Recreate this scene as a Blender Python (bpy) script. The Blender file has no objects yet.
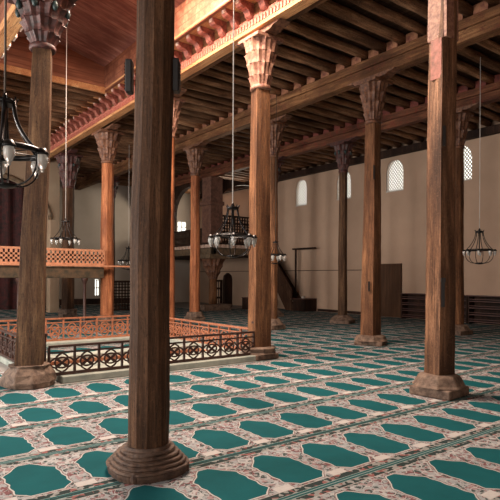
import bpy, bmesh, math, random
from mathutils import Vector, Matrix, Euler
random.seed(7)
PI = math.pi
C = bpy.context.scene.collection
S = bpy.context.scene

# ------------------------------------------------------------ camera, world, lights, exposure
# world axes: +X runs across the aisles (to the window wall), +Y runs along the nave
cam = bpy.data.cameras.new('camera'); co = bpy.data.objects.new('camera', cam); C.objects.link(co)
S.camera = co
cam.sensor_width = 36; cam.lens = 525/500*36; cam.shift_y = 27.5/500
YAW = 0.651; ROLL = 0.0055
co.matrix_world = Matrix.Translation((0, 0, 1.65)) @ Matrix.Rotation(-YAW, 4, 'Z') @ Matrix.Rotation(PI/2, 4, 'X') @ Matrix.Rotation(ROLL, 4, 'Z')
cam.clip_end = 200
S.view_settings.view_transform = 'Standard'; S.view_settings.look = 'None'
S.view_settings.exposure = 0.0; S.view_settings.gamma = 1.0
w = bpy.data.worlds.new('world'); S.world = w; w.use_nodes = True
bg = w.node_tree.nodes['Background']
bg.inputs[0].default_value = (1.0, 0.95, 0.88, 1); bg.inputs[1].default_value = 2.6

def area(name, loc, rot, sx, sy, power, col):
    l = bpy.data.lights.new(name, 'AREA'); l.shape = 'RECTANGLE'; l.size = sx; l.size_y = sy
    l.energy = power; l.color = col
    o = bpy.data.objects.new(name, l); C.objects.link(o); o.location = loc; o.rotation_euler = rot
    return o
# daylight falling through the lantern over the snow pit
area('skylight_daylight', (4.375, 8.3, 8.09), (0, 0, 0), 1.9, 4.1, 1550, (1.0, 0.78, 0.62))
# daylight in the tall windows of the left wall 
LWIN = (-1.5, 3.5, 8.5, 13.5, 18.5, 24.0)
for yy in LWIN:
    area('window_daylight', (-4.75, yy, 3.3), (0, -PI/2, 0), 3.0, 1.7, 210 if yy < 5 else 620, (1.0, 0.93, 0.87))
# fill lights added to brighten the far arch and gallery; no openings there
area('dome_daylight', (4.0, 27.0, 7.2), (0, 0, 0), 2.5, 2.5, 110, (1.0, 0.86, 0.70))
area('window_daylight', (18.1, 25.6, 5.6), (0, PI/2, 0), 1.6, 2.4, 330, (1.0, 0.86, 0.68))

# ------------------------------------------------------------ node helpers
class N:
    """tiny expression builder for shader math"""
    def __init__(s, nt, out): s.nt = nt; s.o = out
    def _m(s, op, *a, clamp=False):
        n = s.nt.nodes.new('ShaderNodeMath'); n.operation = op; n.use_clamp = clamp
        for i, v in enumerate((s,)+a):
            if isinstance(v, N): s.nt.links.new(v.o, n.inputs[i])
            else: n.inputs[i].default_value = v
        return N(s.nt, n.outputs[0])
    def __add__(s, b): return s._m('ADD', b)
    def __sub__(s, b): return s._m('SUBTRACT', b)
    def __mul__(s, b): return s._m('MULTIPLY', b)
    def lt(s, b): return s._m('LESS_THAN', b)
    def gt(s, b): return s._m('GREATER_THAN', b)
    def mx(s, b): return s._m('MAXIMUM', b)
    def mn(s, b): return s._m('MINIMUM', b)
    def ab(s): return s._m('ABSOLUTE')
    def fr(s): return s._m('FRACT')
    def fl(s): return s._m('FLOOR')
    def sin(s): return s._m('SINE')
    def inv(s):
        n = s.nt.nodes.new('ShaderNodeMath'); n.operation = 'SUBTRACT'; n.inputs[0].default_value = 1
        s.nt.links.new(s.o, n.inputs[1]); return N(s.nt, n.outputs[0])
def newmat(name):
    m = bpy.data.materials.new(name); m.use_nodes = True
    nt = m.node_tree; b = nt.nodes['Principled BSDF']
    return m, nt, b
def mix(nt, fac, a, b):
    n = nt.nodes.new('ShaderNodeMix'); n.data_type = 'RGBA'
    for v, i in ((fac, 0), (a, 6), (b, 7)):
        if isinstance(v, N): nt.links.new(v.o, n.inputs[i])
        elif hasattr(v, 'links'): nt.links.new(v, n.inputs[i])
        elif i == 0: n.inputs[0].default_value = v
        else: n.inputs[i].default_value = (*v, 1)
    return n.outputs[2]
def coords(nt, kind='Object', scale=(1, 1, 1), rnd=True):
    t = nt.nodes.new('ShaderNodeTexCoord'); m = nt.nodes.new('ShaderNodeMapping')
    m.inputs['Scale'].default_value = scale
    nt.links.new(t.outputs[kind], m.inputs['Vector'])
    if rnd:
        oi = nt.nodes.new('ShaderNodeObjectInfo'); mu = nt.nodes.new('ShaderNodeVectorMath'); mu.operation = 'MULTIPLY'
        cb = nt.nodes.new('ShaderNodeCombineXYZ')
        for i in range(3): nt.links.new(oi.outputs['Random'], cb.inputs[i])
        nt.links.new(cb.outputs[0], mu.inputs[0]); mu.inputs[1].default_value = (37, 53, 29)
        nt.links.new(mu.outputs[0], m.inputs['Location'])
    return m.outputs[0]
def noise(nt, vec, scale, detail=4, rough=.6, dist=0):
    n = nt.nodes.new('ShaderNodeTexNoise'); nt.links.new(vec, n.inputs['Vector'])
    n.inputs['Scale'].default_value = scale; n.inputs['Detail'].default_value = detail
    n.inputs['Roughness'].default_value = rough; n.inputs['Distortion'].default_value = dist
    return n.outputs['Fac']
def ramp(nt, fac, stops):
    r = nt.nodes.new('ShaderNodeValToRGB'); nt.links.new(fac.o if isinstance(fac, N) else fac, r.inputs[0])
    e = r.color_ramp.elements
    while len(e) < len(stops): e.new(.5)
    for k, (p, c) in enumerate(stops): e[k].position = p; e[k].color = (*c, 1)
    return r.outputs[0]
def bump(nt, b, h, strength=.4, dist=.02):
    n = nt.nodes.new('ShaderNodeBump'); n.inputs['Strength'].default_value = strength; n.inputs['Distance'].default_value = dist
    nt.links.new(h.o if isinstance(h, N) else h, n.inputs['Height']); nt.links.new(n.outputs[0], b.inputs['Normal'])
def wood(name, dark, mid, light, axis='Z', rough=.55, var=.25, fine=14, planks=None, paint=None):
    """old timber: grain stretched along one axis, tone varies with each object; planks=(axis, width) adds board joints"""
    m, nt, b = newmat(name)
    st = {'X': (.07, 1, 1), 'Y': (1, .07, 1), 'Z': (1, 1, .07)}[axis]
    v = coords(nt, scale=st); g = noise(nt, v, fine, 5, .65, .3)
    col = ramp(nt, g, [(.28, dark), (.5, mid), (.74, light)])
    v2 = coords(nt, scale={'X': (.3, 1, 1), 'Y': (1, .3, 1), 'Z': (1, 1, .3)}[axis]); big = noise(nt, v2, 2.2, 3, .6)
    col = mix(nt, ramp(nt, big, [(.35, (0, 0, 0)), (.7, (1, 1, 1))]), col, dark) if var else col
    nn = nt.nodes[-1] if False else None
    hs = nt.nodes.new('ShaderNodeHueSaturation'); oi = nt.nodes.new('ShaderNodeObjectInfo')
    mr = nt.nodes.new('ShaderNodeMapRange'); mr.inputs[3].default_value = 1-var; mr.inputs[4].default_value = 1+var
    nt.links.new(oi.outputs['Random'], mr.inputs[0]); nt.links.new(mr.outputs[0], hs.inputs['Value']); nt.links.new(col, hs.inputs['Color'])
    col = hs.outputs[0]
    if paint:   # worn patches of old paint
        pn = noise(nt, coords(nt), 6, 4, .7)
        col = mix(nt, ramp(nt, pn, [(.54, (0, 0, 0)), (.66, (.8, .8, .8))]), col, paint)
    # weathering cracks along the grain and blotches of grime
    ck = N(nt, noise(nt, coords(nt, scale={'X': (.035, 1, 1), 'Y': (1, .035, 1), 'Z': (1, 1, .035)}[axis]), fine*2.6, 3, .6))
    crack = (ck - .5).ab().lt(.013)
    spk = N(nt, noise(nt, coords(nt), 34, 3, .7))
    if not planks:
        col = mix(nt, crack*.75, col, tuple(c*.45 for c in dark))
        col = mix(nt, ((spk-.52)*4)._m('MULTIPLY', .5, clamp=True), col, dark)
        col = mix(nt, ((spk*-1+.42)*4)._m('MULTIPLY', .45, clamp=True), col, light)
    h = N(nt, g) + spk*.6 - crack*.6
    if planks:
        t = nt.nodes.new('ShaderNodeTexCoord'); sp = nt.nodes.new('ShaderNodeSeparateXYZ'); nt.links.new(t.outputs['Object'], sp.inputs[0])
        c = N(nt, sp.outputs[planks[0]])
        gap = (c*(1/planks[1])).fr()._m('SUBTRACT', .5).ab().gt(.5-.012/planks[1])
        wn = nt.nodes.new('ShaderNodeTexWhiteNoise'); wn.noise_dimensions = '1D'
        nt.links.new((c*(1/planks[1])).fl().o, wn.inputs['W'])
        f = N(nt, wn.outputs['Value'])*.5
        col = mix(nt, f*.6, col, dark); col = mix(nt, gap*.7, col, dark); h = h - gap*1
    nt.links.new(col, b.inputs['Base Color']); b.inputs['Roughness'].default_value = rough+.12; b.inputs['Specular IOR Level'].default_value = .22
    bump(nt, b, h, .5, .015)
    return m
def plain(name, col, rough=.6, metal=0, nz=.0, nscale=8, col2=None, bmp=0, trans=0, emit=None):
    m, nt, b = newmat(name)
    b.inputs['Base Color'].default_value = (*col, 1); b.inputs['Roughness'].default_value = rough; b.inputs['Metallic'].default_value = metal
    n = noise(nt, coords(nt), nscale, 5, .65)
    c2 = col2 or tuple(x*.6 for x in col)
    nt.links.new(ramp(nt, n, [(.35, c2), (.62, col)]), b.inputs['Base Color'])
    if bmp: bump(nt, b, n, bmp, .02)
    if trans: b.inputs['Transmission Weight'].default_value = trans; b.inputs['IOR'].default_value = 1.45
    if emit: b.inputs['Emission Color'].default_value = (*emit[0], 1); b.inputs['Emission Strength'].default_value = emit[1]
    return m

M = {}
M['shaft_rugged'] = wood('shaft_rugged', (.045, .020, .010), (.17, .08, .040), (.42, .22, .12), 'Z', .5, .05, 18)
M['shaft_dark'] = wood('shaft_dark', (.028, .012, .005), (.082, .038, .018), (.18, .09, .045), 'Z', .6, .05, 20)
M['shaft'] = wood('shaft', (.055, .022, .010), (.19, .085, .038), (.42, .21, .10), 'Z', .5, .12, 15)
M['shaft_orange'] = wood('shaft_orange', (.16, .050, .020), (.46, .165, .070), (.70, .30, .13), 'Z', .5, .05, 15)  # lit copy of the shaft wood, warm skylight glow put into the colour
M['shaft_grey'] = wood('shaft_grey', (.042, .020, .010), (.125, .064, .033), (.28, .165, .085), 'Z', .5, .08, 16)
M['capital'] = plain('capital', (.22, .098, .050), .6, 0, nscale=14, col2=(.05, .018, .012), bmp=.4)
M['capital_dark'] = plain('capital_dark', (.10, .028, .022), .6, 0, nscale=12, col2=(.018, .010, .009), bmp=.4)
M['capital_pale'] = plain('capital_pale', (.34, .18, .115), .6, 0, nscale=16, col2=(.14, .05, .035), bmp=.4)
M['dark_beam'] = plain('dark_beam', (.11, .062, .03), .6, 0, nscale=6, col2=(.03, .025, .014), bmp=.3)
M['pier'] = plain('pier', (.20, .095, .062), .8, 0, nscale=5, col2=(.09, .04, .028), bmp=.4)
M['ornament'] = plain('ornament', (.02, .045, .045), .5, 0, nscale=12)
M['pink_paint'] = plain('pink_paint', (.36, .12, .085), .6, 0, nscale=9, col2=(.15, .05, .028), bmp=.3)
M['beam'] = wood('beam', (.07, .028, .012), (.22, .10, .042), (.42, .22, .10), 'Y', .6, .1, 14, paint=(.13, .040, .022))
M['beam_red'] = wood('beam_red', (.06, .02, .012), (.20, .075, .035), (.38, .17, .085), 'Y', .6, .1, 14, paint=(.20, .032, .022))
M['red_block'] = plain('red_block', (.22, .045, .03), .7, 0, nscale=9, col2=(.09, .02, .015), bmp=.4)
M['block'] = plain('block', (.34, .15, .075), .7, 0, nscale=6, col2=(.12, .03, .02), bmp=.3)
M['joist'] = wood('joist', (.075, .034, .018), (.34, .17, .088), (.70, .42, .24), 'X', .6, .3, 12)
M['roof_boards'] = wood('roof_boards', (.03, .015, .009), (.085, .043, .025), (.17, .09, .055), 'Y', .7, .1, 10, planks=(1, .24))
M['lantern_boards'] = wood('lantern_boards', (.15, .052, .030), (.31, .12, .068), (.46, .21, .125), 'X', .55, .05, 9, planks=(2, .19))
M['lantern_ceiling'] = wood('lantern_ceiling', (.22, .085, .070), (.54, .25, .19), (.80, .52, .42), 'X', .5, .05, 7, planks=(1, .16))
M['gilt_fillet'] = wood('gilt_fillet', (.42, .17, .07), (.62, .32, .14), (.78, .48, .24), 'Y', .5, .05, 9)
M['red_frieze'] = plain('red_frieze', (.55, .20, .14), .6, 0, nscale=16, col2=(.30, .07, .045), bmp=.3)
M['bracket'] = plain('bracket', (.40, .13, .09), .6, 0, nscale=14, col2=(.16, .04, .03), bmp=.2)
M['bracket_tip'] = plain('bracket_tip', (.75, .60, .50), .6, 0, nscale=10, col2=(.5, .3, .22))  # pale tone; on bracket ends it stands for sunlit spots
M['stone'] = plain('stone', (.19, .125, .088), .8, 0, nscale=9, col2=(.065, .038, .026), bmp=.8)
M['stone_dark'] = plain('stone_dark', (.115, .066, .042), .75, 0, nscale=14, col2=(.04, .02, .013), bmp=.8)
M['stone_pale'] = plain('stone_pale', (.36, .38, .33), .7, 0, nscale=3, col2=(.22, .25, .22), bmp=.3)
M['rail'] = plain('rail', (.060, .022, .014), .5, 0, nscale=9, col2=(.028, .011, .008), bmp=.2)  # shaded copy of the railing wood, darkened in the colour
M['rail_orange'] = plain('rail_orange', (.40, .15, .075), .5, 0, nscale=9, col2=(.24, .08, .038), bmp=.2)  # lit copy of the railing wood, skylight baked into the orange
M['lattice_orange'] = plain('lattice_orange', (.58, .27, .15), .5, 0, nscale=9, col2=(.42, .17, .09), bmp=.2)
M['gallery_wood'] = plain('gallery_wood', (.20, .13, .075), .6, 0, nscale=6, col2=(.07, .05, .03), bmp=.3)
M['dark_wood'] = wood('dark_wood', (.014, .007, .005), (.048, .022, .013), (.10, .048, .028), 'Z', .55, .1, 12)
M['stair_wood'] = wood('stair_wood', (.04, .018, .010), (.10, .048, .027), (.18, .09, .05), 'Z', .55, .1, 12)
M['door_wood'] = wood('door_wood', (.06, .028, .014), (.11, .052, .026), (.16, .08, .042), 'Z', .5, .05, 10, planks=(1, .55))
M['shelf_wood'] = plain('shelf_wood', (.10, .035, .022), .55, 0, nscale=5, col2=(.045, .014, .010))
M['iron'] = plain('iron', (.022, .020, .020), .35, .7, nscale=10)
M['glass'] = plain('glass', (.85, .85, .82), .12, 0, nscale=5, col2=(.8, .8, .78), trans=.65)
M['cord'] = plain('cord', (.62, .58, .54), .6, 0, nscale=5, col2=(.5, .46, .42))
M['cord_dark'] = plain('cord_dark', (.10, .07, .05), .6, 0, nscale=5)
M['black_box'] = plain('black_box', (.010, .007, .007), .5, 0, nscale=20)
M['red_cloth'] = plain('red_cloth', (.07, .012, .012), .8, 0, nscale=5, col2=(.015, .006, .006))
M['pit_boards'] = plain('pit_boards', (.46, .20, .10), .6, 0, nscale=4, col2=(.28, .10, .05), bmp=.3)
M['plaster_white'] = plain('plaster_white', (.66, .62, .56), .8, 0, nscale=3, col2=(.5, .46, .42))
def plaster(name, a, b_):
    m, nt, b = newmat(name)
    n = noise(nt, coords(nt, rnd=False), .45, 4, .55); n2 = noise(nt, coords(nt, rnd=False), 6, 4, .6)
    c = ramp(nt, n, [(.3, b_), (.68, a)])
    c = mix(nt, N(nt, n2)*.25, c, b_); nt.links.new(c, b.inputs['Base Color']); b.inputs['Roughness'].default_value = .9
    bump(nt, b, n2, .15, .02); return m
M['wall'] = plaster('wall', (.56, .385, .275), (.44, .30, .21))
M['wall_far'] = plaster('wall_far', (.50, .43, .36), (.40, .34, .28))
M['arch_plaster'] = plaster('arch_plaster', (.46, .35, .24), (.30, .2, .13))
M['underfloor'] = plain('underfloor', (.30, .28, .26), .9, 0, nscale=2)

# prayer carpet: rows 1.02 m deep along Y, niches every 0.59 m along X (world coordinates of the strip)
def carpet_mat():
    m, nt, b = newmat('prayer_carpet')
    t = nt.nodes.new('ShaderNodeTexCoord'); sp = nt.nodes.new('ShaderNodeSeparateXYZ'); nt.links.new(t.outputs['Object'], sp.inputs[0])
    x = N(nt, sp.outputs[0]); y = N(nt, sp.outputs[1])
    wob = N(nt, noise(nt, t.outputs['Object'], 9, 2, .5))
    U = ((y - 3.94 + 1020*1.0)*(1/1.02)); U = (U - math.floor(1020/1.02)).fr()*1.02      # 0 at a row line
    V = (((x - 2.35 + 590)*(1/.593)) + .5).fr()*.593 - .2965                                # 0 at niche centre
    av = V.ab()
    av2 = av + (wob-.5)*.022 + (U*44).sin()*.005
    def shape(g):      # >0 inside; niche outline as the minimum of half planes
        s = (av2*-1 + (.205+g))
        s = s.mn(U - (.150-g)).mn((U*-1) + (.855+g))
        s = s.mn((av2*-1 + (U-.15)*.9 + (.125+g*1.3)))                # lower chamfer
        s = s.mn(((av2*-1 + (U*-1+.855)*.80 + (.045+g*1.2))))        # upper shoulders
        return s
    inside = shape(0).gt(0); rim = shape(.012).gt(0); rim2 = shape(.020).gt(0)
    tn = noise(nt, t.outputs['Object'], 3.0, 4, .6); tf = noise(nt, t.outputs['Object'], 60, 3, .6)
    teal = mix(nt, tn, (.001, .052, .060), (.003, .100, .112))
    teal = mix(nt, N(nt, tf)*.4, teal, (.001, .035, .04))
    n1 = N(nt, noise(nt, t.outputs['Object'], 30, 3, .75)); 
    def shifted(scale, dx, det=3):
        mp = nt.nodes.new('ShaderNodeMapping'); mp.inputs['Location'].default_value = (dx, dx*1.7, 0)
        nt.links.new(t.outputs['Object'], mp.inputs['Vector']); return N(nt, noise(nt, mp.outputs[0], scale, det, .7))
    n2 = shifted(15, 7.3, 2); n3 = shifted(19, 15.1, 2); n4 = shifted(13, 31.7, 2)
    fl = mix(nt, n1, (.175, .180, .185), (.315, .325, .33))
    fl = mix(nt, n2.gt(.545), fl, (.145, .062, .066))
    fl = mix(nt, n3.gt(.565), fl, (.040, .055, .052))
    fl = mix(nt, n4.gt(.60), fl, (.25, .17, .17))
    # pale vine scroll through the floral ground
    scr = ((x*30 + (y*27).sin()*1.8).sin() + (y*32 + (x*29).sin()*1.8).sin()).ab().lt(.20)
    fl = mix(nt, scr*.85, fl, (.36, .355, .345))
    # light tablet low in each divider
    tab = av.gt(.215)*U.gt(.112)*U.lt(.200)
    fl = mix(nt, tab, fl, mix(nt, n1, (.32, .30, .29), (.47, .45, .43)))
    col = mix(nt, rim2, fl, (.16, .10, .095)); col = mix(nt, rim, col, (.38, .38, .365)); col = mix(nt, inside, col, teal)
    # row border
    d = U.mn((U*-1)+1.02)
    vb = nt.nodes.new('ShaderNodeTexVoronoi'); vb.inputs['Scale'].default_value = 27; nt.links.new(t.outputs['Object'], vb.inputs['Vector'])
    bs = nt.nodes.new('ShaderNodeSeparateColor'); nt.links.new(vb.outputs['Color'], bs.inputs[0]); q = N(nt, bs.outputs[0])
    bd = mix(nt, q.gt(.55), (.018, .030, .029), (.21, .21, .20)); bd = mix(nt, q.gt(.88), bd, (.20, .08, .075))
    col = mix(nt, d.lt(.112), col, (.34, .32, .30))
    col = mix(nt, d.lt(.104), col, bd)
    col = mix(nt, d.lt(.036), col, (.20, .23, .22)); col = mix(nt, d.lt(.029), col, (.005, .065, .067)); col = mix(nt, d.lt(.006), col, (.18, .22, .215))
    nt.links.new(col, b.inputs['Base Color']); b.inputs['Roughness'].default_value = .9
    b.inputs['Specular IOR Level'].default_value = .15
    bump(nt, b, tf, .25, .004)
    return m
M['carpet'] = carpet_mat()

# ------------------------------------------------------------ mesh helpers
def new(): return bmesh.new()
def box(bm, x0, x1, y0, y1, z0, z1, mi=0):
    vs = [bm.verts.new((x, y, z)) for z in (z0, z1) for x, y in ((x0, y0), (x1, y0), (x1, y1), (x0, y1))]
    for f in ((0, 3, 2, 1), (4, 5, 6, 7), (0, 1, 5, 4), (1, 2, 6, 5), (2, 3, 7, 6), (3, 0, 4, 7)):
        bm.faces.new([vs[i] for i in f]).material_index = mi
    return vs
def lathe(bm, prof, n=16, c=(0, 0), rot=0, mod=None, smooth=True, cap=True):
    rings = []
    for k, (r, z) in enumerate(prof):
        ring = []
        for i in range(n):
            a = 2*PI*i/n + rot; rr = r*(mod(a, k, z) if mod else 1)
            ring.append(bm.verts.new((c[0]+rr*math.cos(a), c[1]+rr*math.sin(a), z)))
        rings.append(ring)
    for k in range(len(rings)-1):
        for i in range(n):
            f = bm.faces.new((rings[k][i], rings[k][(i+1) % n], rings[k+1][(i+1) % n], rings[k+1][i])); f.smooth = smooth
    if cap:
        bm.faces.new(rings[0][::-1]); bm.faces.new(rings[-1])
    return rings
def tube(bm, pts, r, n=6, closed=False):
    pts = [Vector(p) for p in pts]; rings = []
    L = len(pts)
    for k, p in enumerate(pts):
        if closed: d = pts[(k+1) % L]-pts[k-1]
        else: d = pts[min(k+1, L-1)]-pts[max(k-1, 0)]
        d.normalize(); up = Vector((0, 0, 1)) if abs(d.z) < .95 else Vector((1, 0, 0))
        a = d.cross(up).normalized(); b = a.cross(d)
        rr = r[k] if isinstance(r, (list, tuple)) else r
        rings.append([bm.verts.new(p+(a*math.cos(2*PI*i/n)+b*math.sin(2*PI*i/n))*rr) for i in range(n)])
    for k in range(L if closed else L-1):
        A, B = rings[k], rings[(k+1) % L]
        for i in range(n):
            bm.faces.new((A[i], A[(i+1) % n], B[(i+1) % n], B[i])).smooth = True
    if not closed: bm.faces.new(rings[0][::-1]); bm.faces.new(rings[-1])
def prism(bm, poly, fn, t0, t1):
    """extrude 2-D polygon: fn(a,b,t)->xyz"""
    A = [bm.verts.new(fn(a, b, t0)) for a, b in poly]; B = [bm.verts.new(fn(a, b, t1)) for a, b in poly]
    n = len(poly)
    bm.faces.new(A[::-1]); bm.faces.new(B)
    for i in range(n): bm.faces.new((A[i], A[(i+1) % n], B[(i+1) % n], B[i]))
def obj(name, bm, mat, parent=None, loc=None, bevel=0, kind=None):
    bmesh.ops.recalc_face_normals(bm, faces=bm.faces)
    me = bpy.data.meshes.new(name); bm.to_mesh(me); bm.free()
    me.materials.append(M[mat] if isinstance(mat, str) else mat)
    o = bpy.data.objects.new(name, me); C.objects.link(o)
    if parent: o.parent = parent
    if loc: o.location = loc
    if bevel:
        b = o.modifiers.new('bevel', 'BEVEL'); b.width = bevel; b.segments = 2; b.limit_method = 'ANGLE'
    if kind: o['kind'] = kind
    return o
def thing(name, label, cat, loc=(0, 0, 0), rz=0, group=None):
    o = bpy.data.objects.new(name, None); C.objects.link(o); o.location = loc; o.rotation_euler = (0, 0, rz)
    o.empty_display_size = .1
    return tag(o, label, cat, group)
def tag(o, label, cat, group=None):
    o['label'] = label; o['category'] = cat
    if group: o['group'] = group
    return o
def copy_tree(o, parent=None):
    c = o.copy(); C.objects.link(c); c.parent = parent
    for ch in o.children: copy_tree(ch, c)
    return c
def boxo(name, dims, mat, parent=None, bevel=0, kind=None):
    bm = new(); box(bm, *dims); return obj(name, bm, mat, parent, bevel=bevel, kind=kind)

# ------------------------------------------------------------ setting: floor, walls, roof
XW = 18.3      # window wall
YF = 30.0      # far wall
XL = -4.6; YB = -5.0
PX0, PX1, PY0, PY1 = 2.75, 6.35, 9.3, 10.25       # the snow pit opening
bm = new()
box(bm, XL, XW+.6, YB, PY0, -.3, 0); box(bm, XL, XW+.6, PY1, YF+.6, -.3, 0)
box(bm, XL, PX0, PY0, PY1, -.3, 0); box(bm, PX1, XW+.6, PY0, PY1, -.3, 0)
obj('floor', bm, 'underfloor', kind='structure')

def wall_with_arches(name, fn, a0, a1, z1, openings, t, mat):
    """openings: (ac, half width, z sill, z spring, z crown)"""
    bm = new(); edges = sorted(openings); cur = a0
    def slab(p, q, zz0, zz1):
        prism(bm, [(p, zz0), (q, zz0), (q, zz1), (p, zz1)], fn, 0, t)
    for ac, hw, zs, zp, zc in edges:
        slab(cur, ac-hw, 0, z1); 
        if zs > 0: slab(ac-hw, ac+hw, 0, zs)
        K = 10
        for k in range(K):
            s0 = ac-hw+2*hw*k/K; s1 = ac-hw+2*hw*(k+1)/K
            def zz(s):
                q = max(0, 1-((s-ac)/hw)**2); return zp+(zc-zp)*math.sqrt(q)
            prism(bm, [(s0, zz(s0)), (s1, zz(s1)), (s1, z1), (s0, z1)], fn, 0, t)
        cur = ac+hw
    slab(cur, a1, 0, z1)
    return obj(name, bm, mat, kind='structure')
wins = [(19.75, .42), (16.85, .44), (13.97, .44), (10.92, .42), (7.9, .42), (4.9, .42)]
wall_with_arches('wall_right', lambda a, z, t: (XW+t, a, z), YB, YF+.6, 7.4, [(c, h, 5.32, 6.2, 6.66) for c, h in wins], .20, 'wall')
wall_with_arches('wall_far', lambda a, z, t: (a, YF+t, z), XL, XW, 7.4,
                 [(11.55, .16, .5, 1.48, 1.5), (17.25, .36, 4.55, 5.3, 5.32)], .2, 'wall_far')
wall_with_arches('wall_left', lambda a, z, t: (XL-t, a, z), YB, YF+.6, 7.4, [(c, .9, 1.6, 4.2, 5.0) for c in LWIN], .6, 'wall')
wall_with_arches('wall_back', lambda a, z, t: (a, YB-t, z), XL-.6, XW+.6, 7.4, [(3.6, .9, 0, 2.6, 3.2)], .6, 'wall')
# window grilles
def window(n, fn, hw, zs, zp, zc, label=None, plainw=False):
    bm = new()
    def zz(s):
        q = max(0, 1-(s/hw)**2); return zp+(zc-zp)*math.sqrt(q)
    if plainw:
        for s in (-hw+.02, 0, hw-.02): prism(bm, [(s-.03, zs), (s+.03, zs), (s+.03, zp), (s-.03, zp)], fn, .02, .06)
        for z in (zs+.03, (zs+zp)/2, zp-.03): prism(bm, [(-hw, z-.025), (hw, z-.025), (hw, z+.025), (-hw, z+.025)], fn, .02, .06)
    else:
        # plaster grille of diagonal bars clipped to the arch
        stp = .155; bw = .017
        for sgn in (1, -1):
            k = -30
            while k < 30:
                c0 = k*stp; k += 1
                pts = []
                for q in range(81):
                    s = -hw + 2*hw*q/80; z = zs + sgn*s*1.25 + c0 + .6
                    if zs <= z <= zz(s): pts.append((s, z))
                if len(pts) > 3:
                    (s0, z0), (s1, z1_) = pts[0], pts[-1]; L = math.hypot(s1-s0, z1_-z0); nx, nz = -(z1_-z0)/L*bw, (s1-s0)/L*bw
                    prism(bm, [(s0-nx, z0-nz), (s1-nx, z1_-nz), (s1+nx, z1_+nz), (s0+nx, z0+nz)], fn, .05, .08)
        prism(bm, [(-hw, zs), (hw, zs), (hw, zs+.05), (-hw, zs+.05)], fn, .0, .19)
        arc = [(-hw*math.cos(PI*q/12), zp+(zc-zp)*math.sin(PI*q/12)) for q in range(13)]
        tube(bm, [fn(s, z, .06) for s, z in [(-hw, zs)]+arc+[(hw, zs)]], .022, 6)
    fr = obj('window_%d' % n, bm, 'plaster_white', kind='structure')
    g = new(); prism(g, [(-hw, zs), (hw, zs), (hw, zp)]+[(hw*math.cos(PI*q/12), zp+(zc-zp)*math.sin(PI*q/12)) for q in range(1, 12)]+[(-hw, zp)], fn, .10, .11)
    obj('window_pane', g, M['pane'], fr)
m, nt, b = newmat('pane')
nt.nodes.remove(b); gl = nt.nodes.new('ShaderNodeBsdfTransparent'); gl.inputs[0].default_value = (.97, .98, .96, 1)
nt.links.new(gl.outputs[0], nt.nodes['Material Output'].inputs[0]); M['pane'] = m
for k, (c, h) in enumerate(wins):
    window(k+1, lambda a, z, t, c=c: (XW+t, c+a, z), h, 5.32, 6.2, 6.66)
window(7, lambda a, z, t: (11.55+a, YF+t, z), .16, .5, 1.48, 1.5, plainw=True)
window(8, lambda a, z, t: (17.25+a, YF+t, z), .36, 4.55, 5.3, 5.32, plainw=True)

# flat roof boards over the aisles and over the nave outside the lantern
LX0, LX1, LY0, LY1 = 2.75, 6.0, 2.0, 15.1
bm = new()
box(bm, LX1+.08, XW+.6, YB, YF+.6, 7.34, 7.5)
box(bm, XL, LX0-.08, YB, YF+.6, 7.34, 7.5)
box(bm, LX0-.08, LX1+.08, LY1+.08, YF+.6, 7.34, 7.5); box(bm, LX0-.08, LX1+.08, YB, LY0-.08, 7.34, 7.5)
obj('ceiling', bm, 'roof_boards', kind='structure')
# raised lantern: board walls and gabled board ceiling with an opening over the pit
XM = (LX0+LX1)/2; ZE, ZR = 7.90, 8.32
bm = new(); box(bm, LX1, LX1+.08, LY0, LY1, 7.17, ZE+.3)
box(bm, LX0-.08, LX0, LY0, LY1, 7.17, ZE+.3)
prism(bm, [(LX0, 7.16), (LX1, 7.16), (LX1, ZE), (XM, ZR), (LX0, ZE)], lambda a, b, t: (a, t, b), LY1, LY1+.08)
prism(bm, [(LX0, 7.16), (LX1, 7.16), (LX1, ZE), (XM, ZR), (LX0, ZE)], lambda a, b, t: (a, t, b), LY0-.08, LY0)
obj('wall_lantern', bm, 'lantern_boards', kind='structure')
bm = new()
SY0, SY1, SX = 6.2, 10.4, 1.0      # skylight opening along the ridge
for sx, sgn in ((LX1, 1), (LX0, -1)):
    xo = XM+sgn*SX; f = (xo-XM)/(sx-XM); zo = ZR+(ZE-ZR)*f
    for y0, y1, xa, za in ((LY0, SY0, XM, ZR), (SY1, LY1, XM, ZR), (SY0, SY1, xo, zo)):
        prism(bm, [(xa, za), (sx, ZE), (sx, ZE+.07), (xa, za+.07)], lambda a, b, t: (a, t, b), y0, y1)
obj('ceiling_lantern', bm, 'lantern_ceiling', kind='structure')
bm = new(); 
box(bm, XM-SX-.06, XM-SX, SY0-.06, SY1+.06, 8.12, 8.5); box(bm, XM+SX, XM+SX+.06, SY0-.06, SY1+.06, 8.12, 8.5)
box(bm, XM-SX, XM+SX, SY0-.06, SY0, 8.12, 8.5); box(bm, XM-SX, XM+SX, SY1, SY1+.06, 8.12, 8.5)
obj('trim_1', bm, 'lantern_boards', kind='structure')
# yellow board along the foot of the lantern's end wall
bm = new(); box(bm, LX0, LX1, LY1-.07, LY1, 7.10, 7.27); o = obj('trim_2', bm, 'gilt_fillet', kind='structure')

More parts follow.
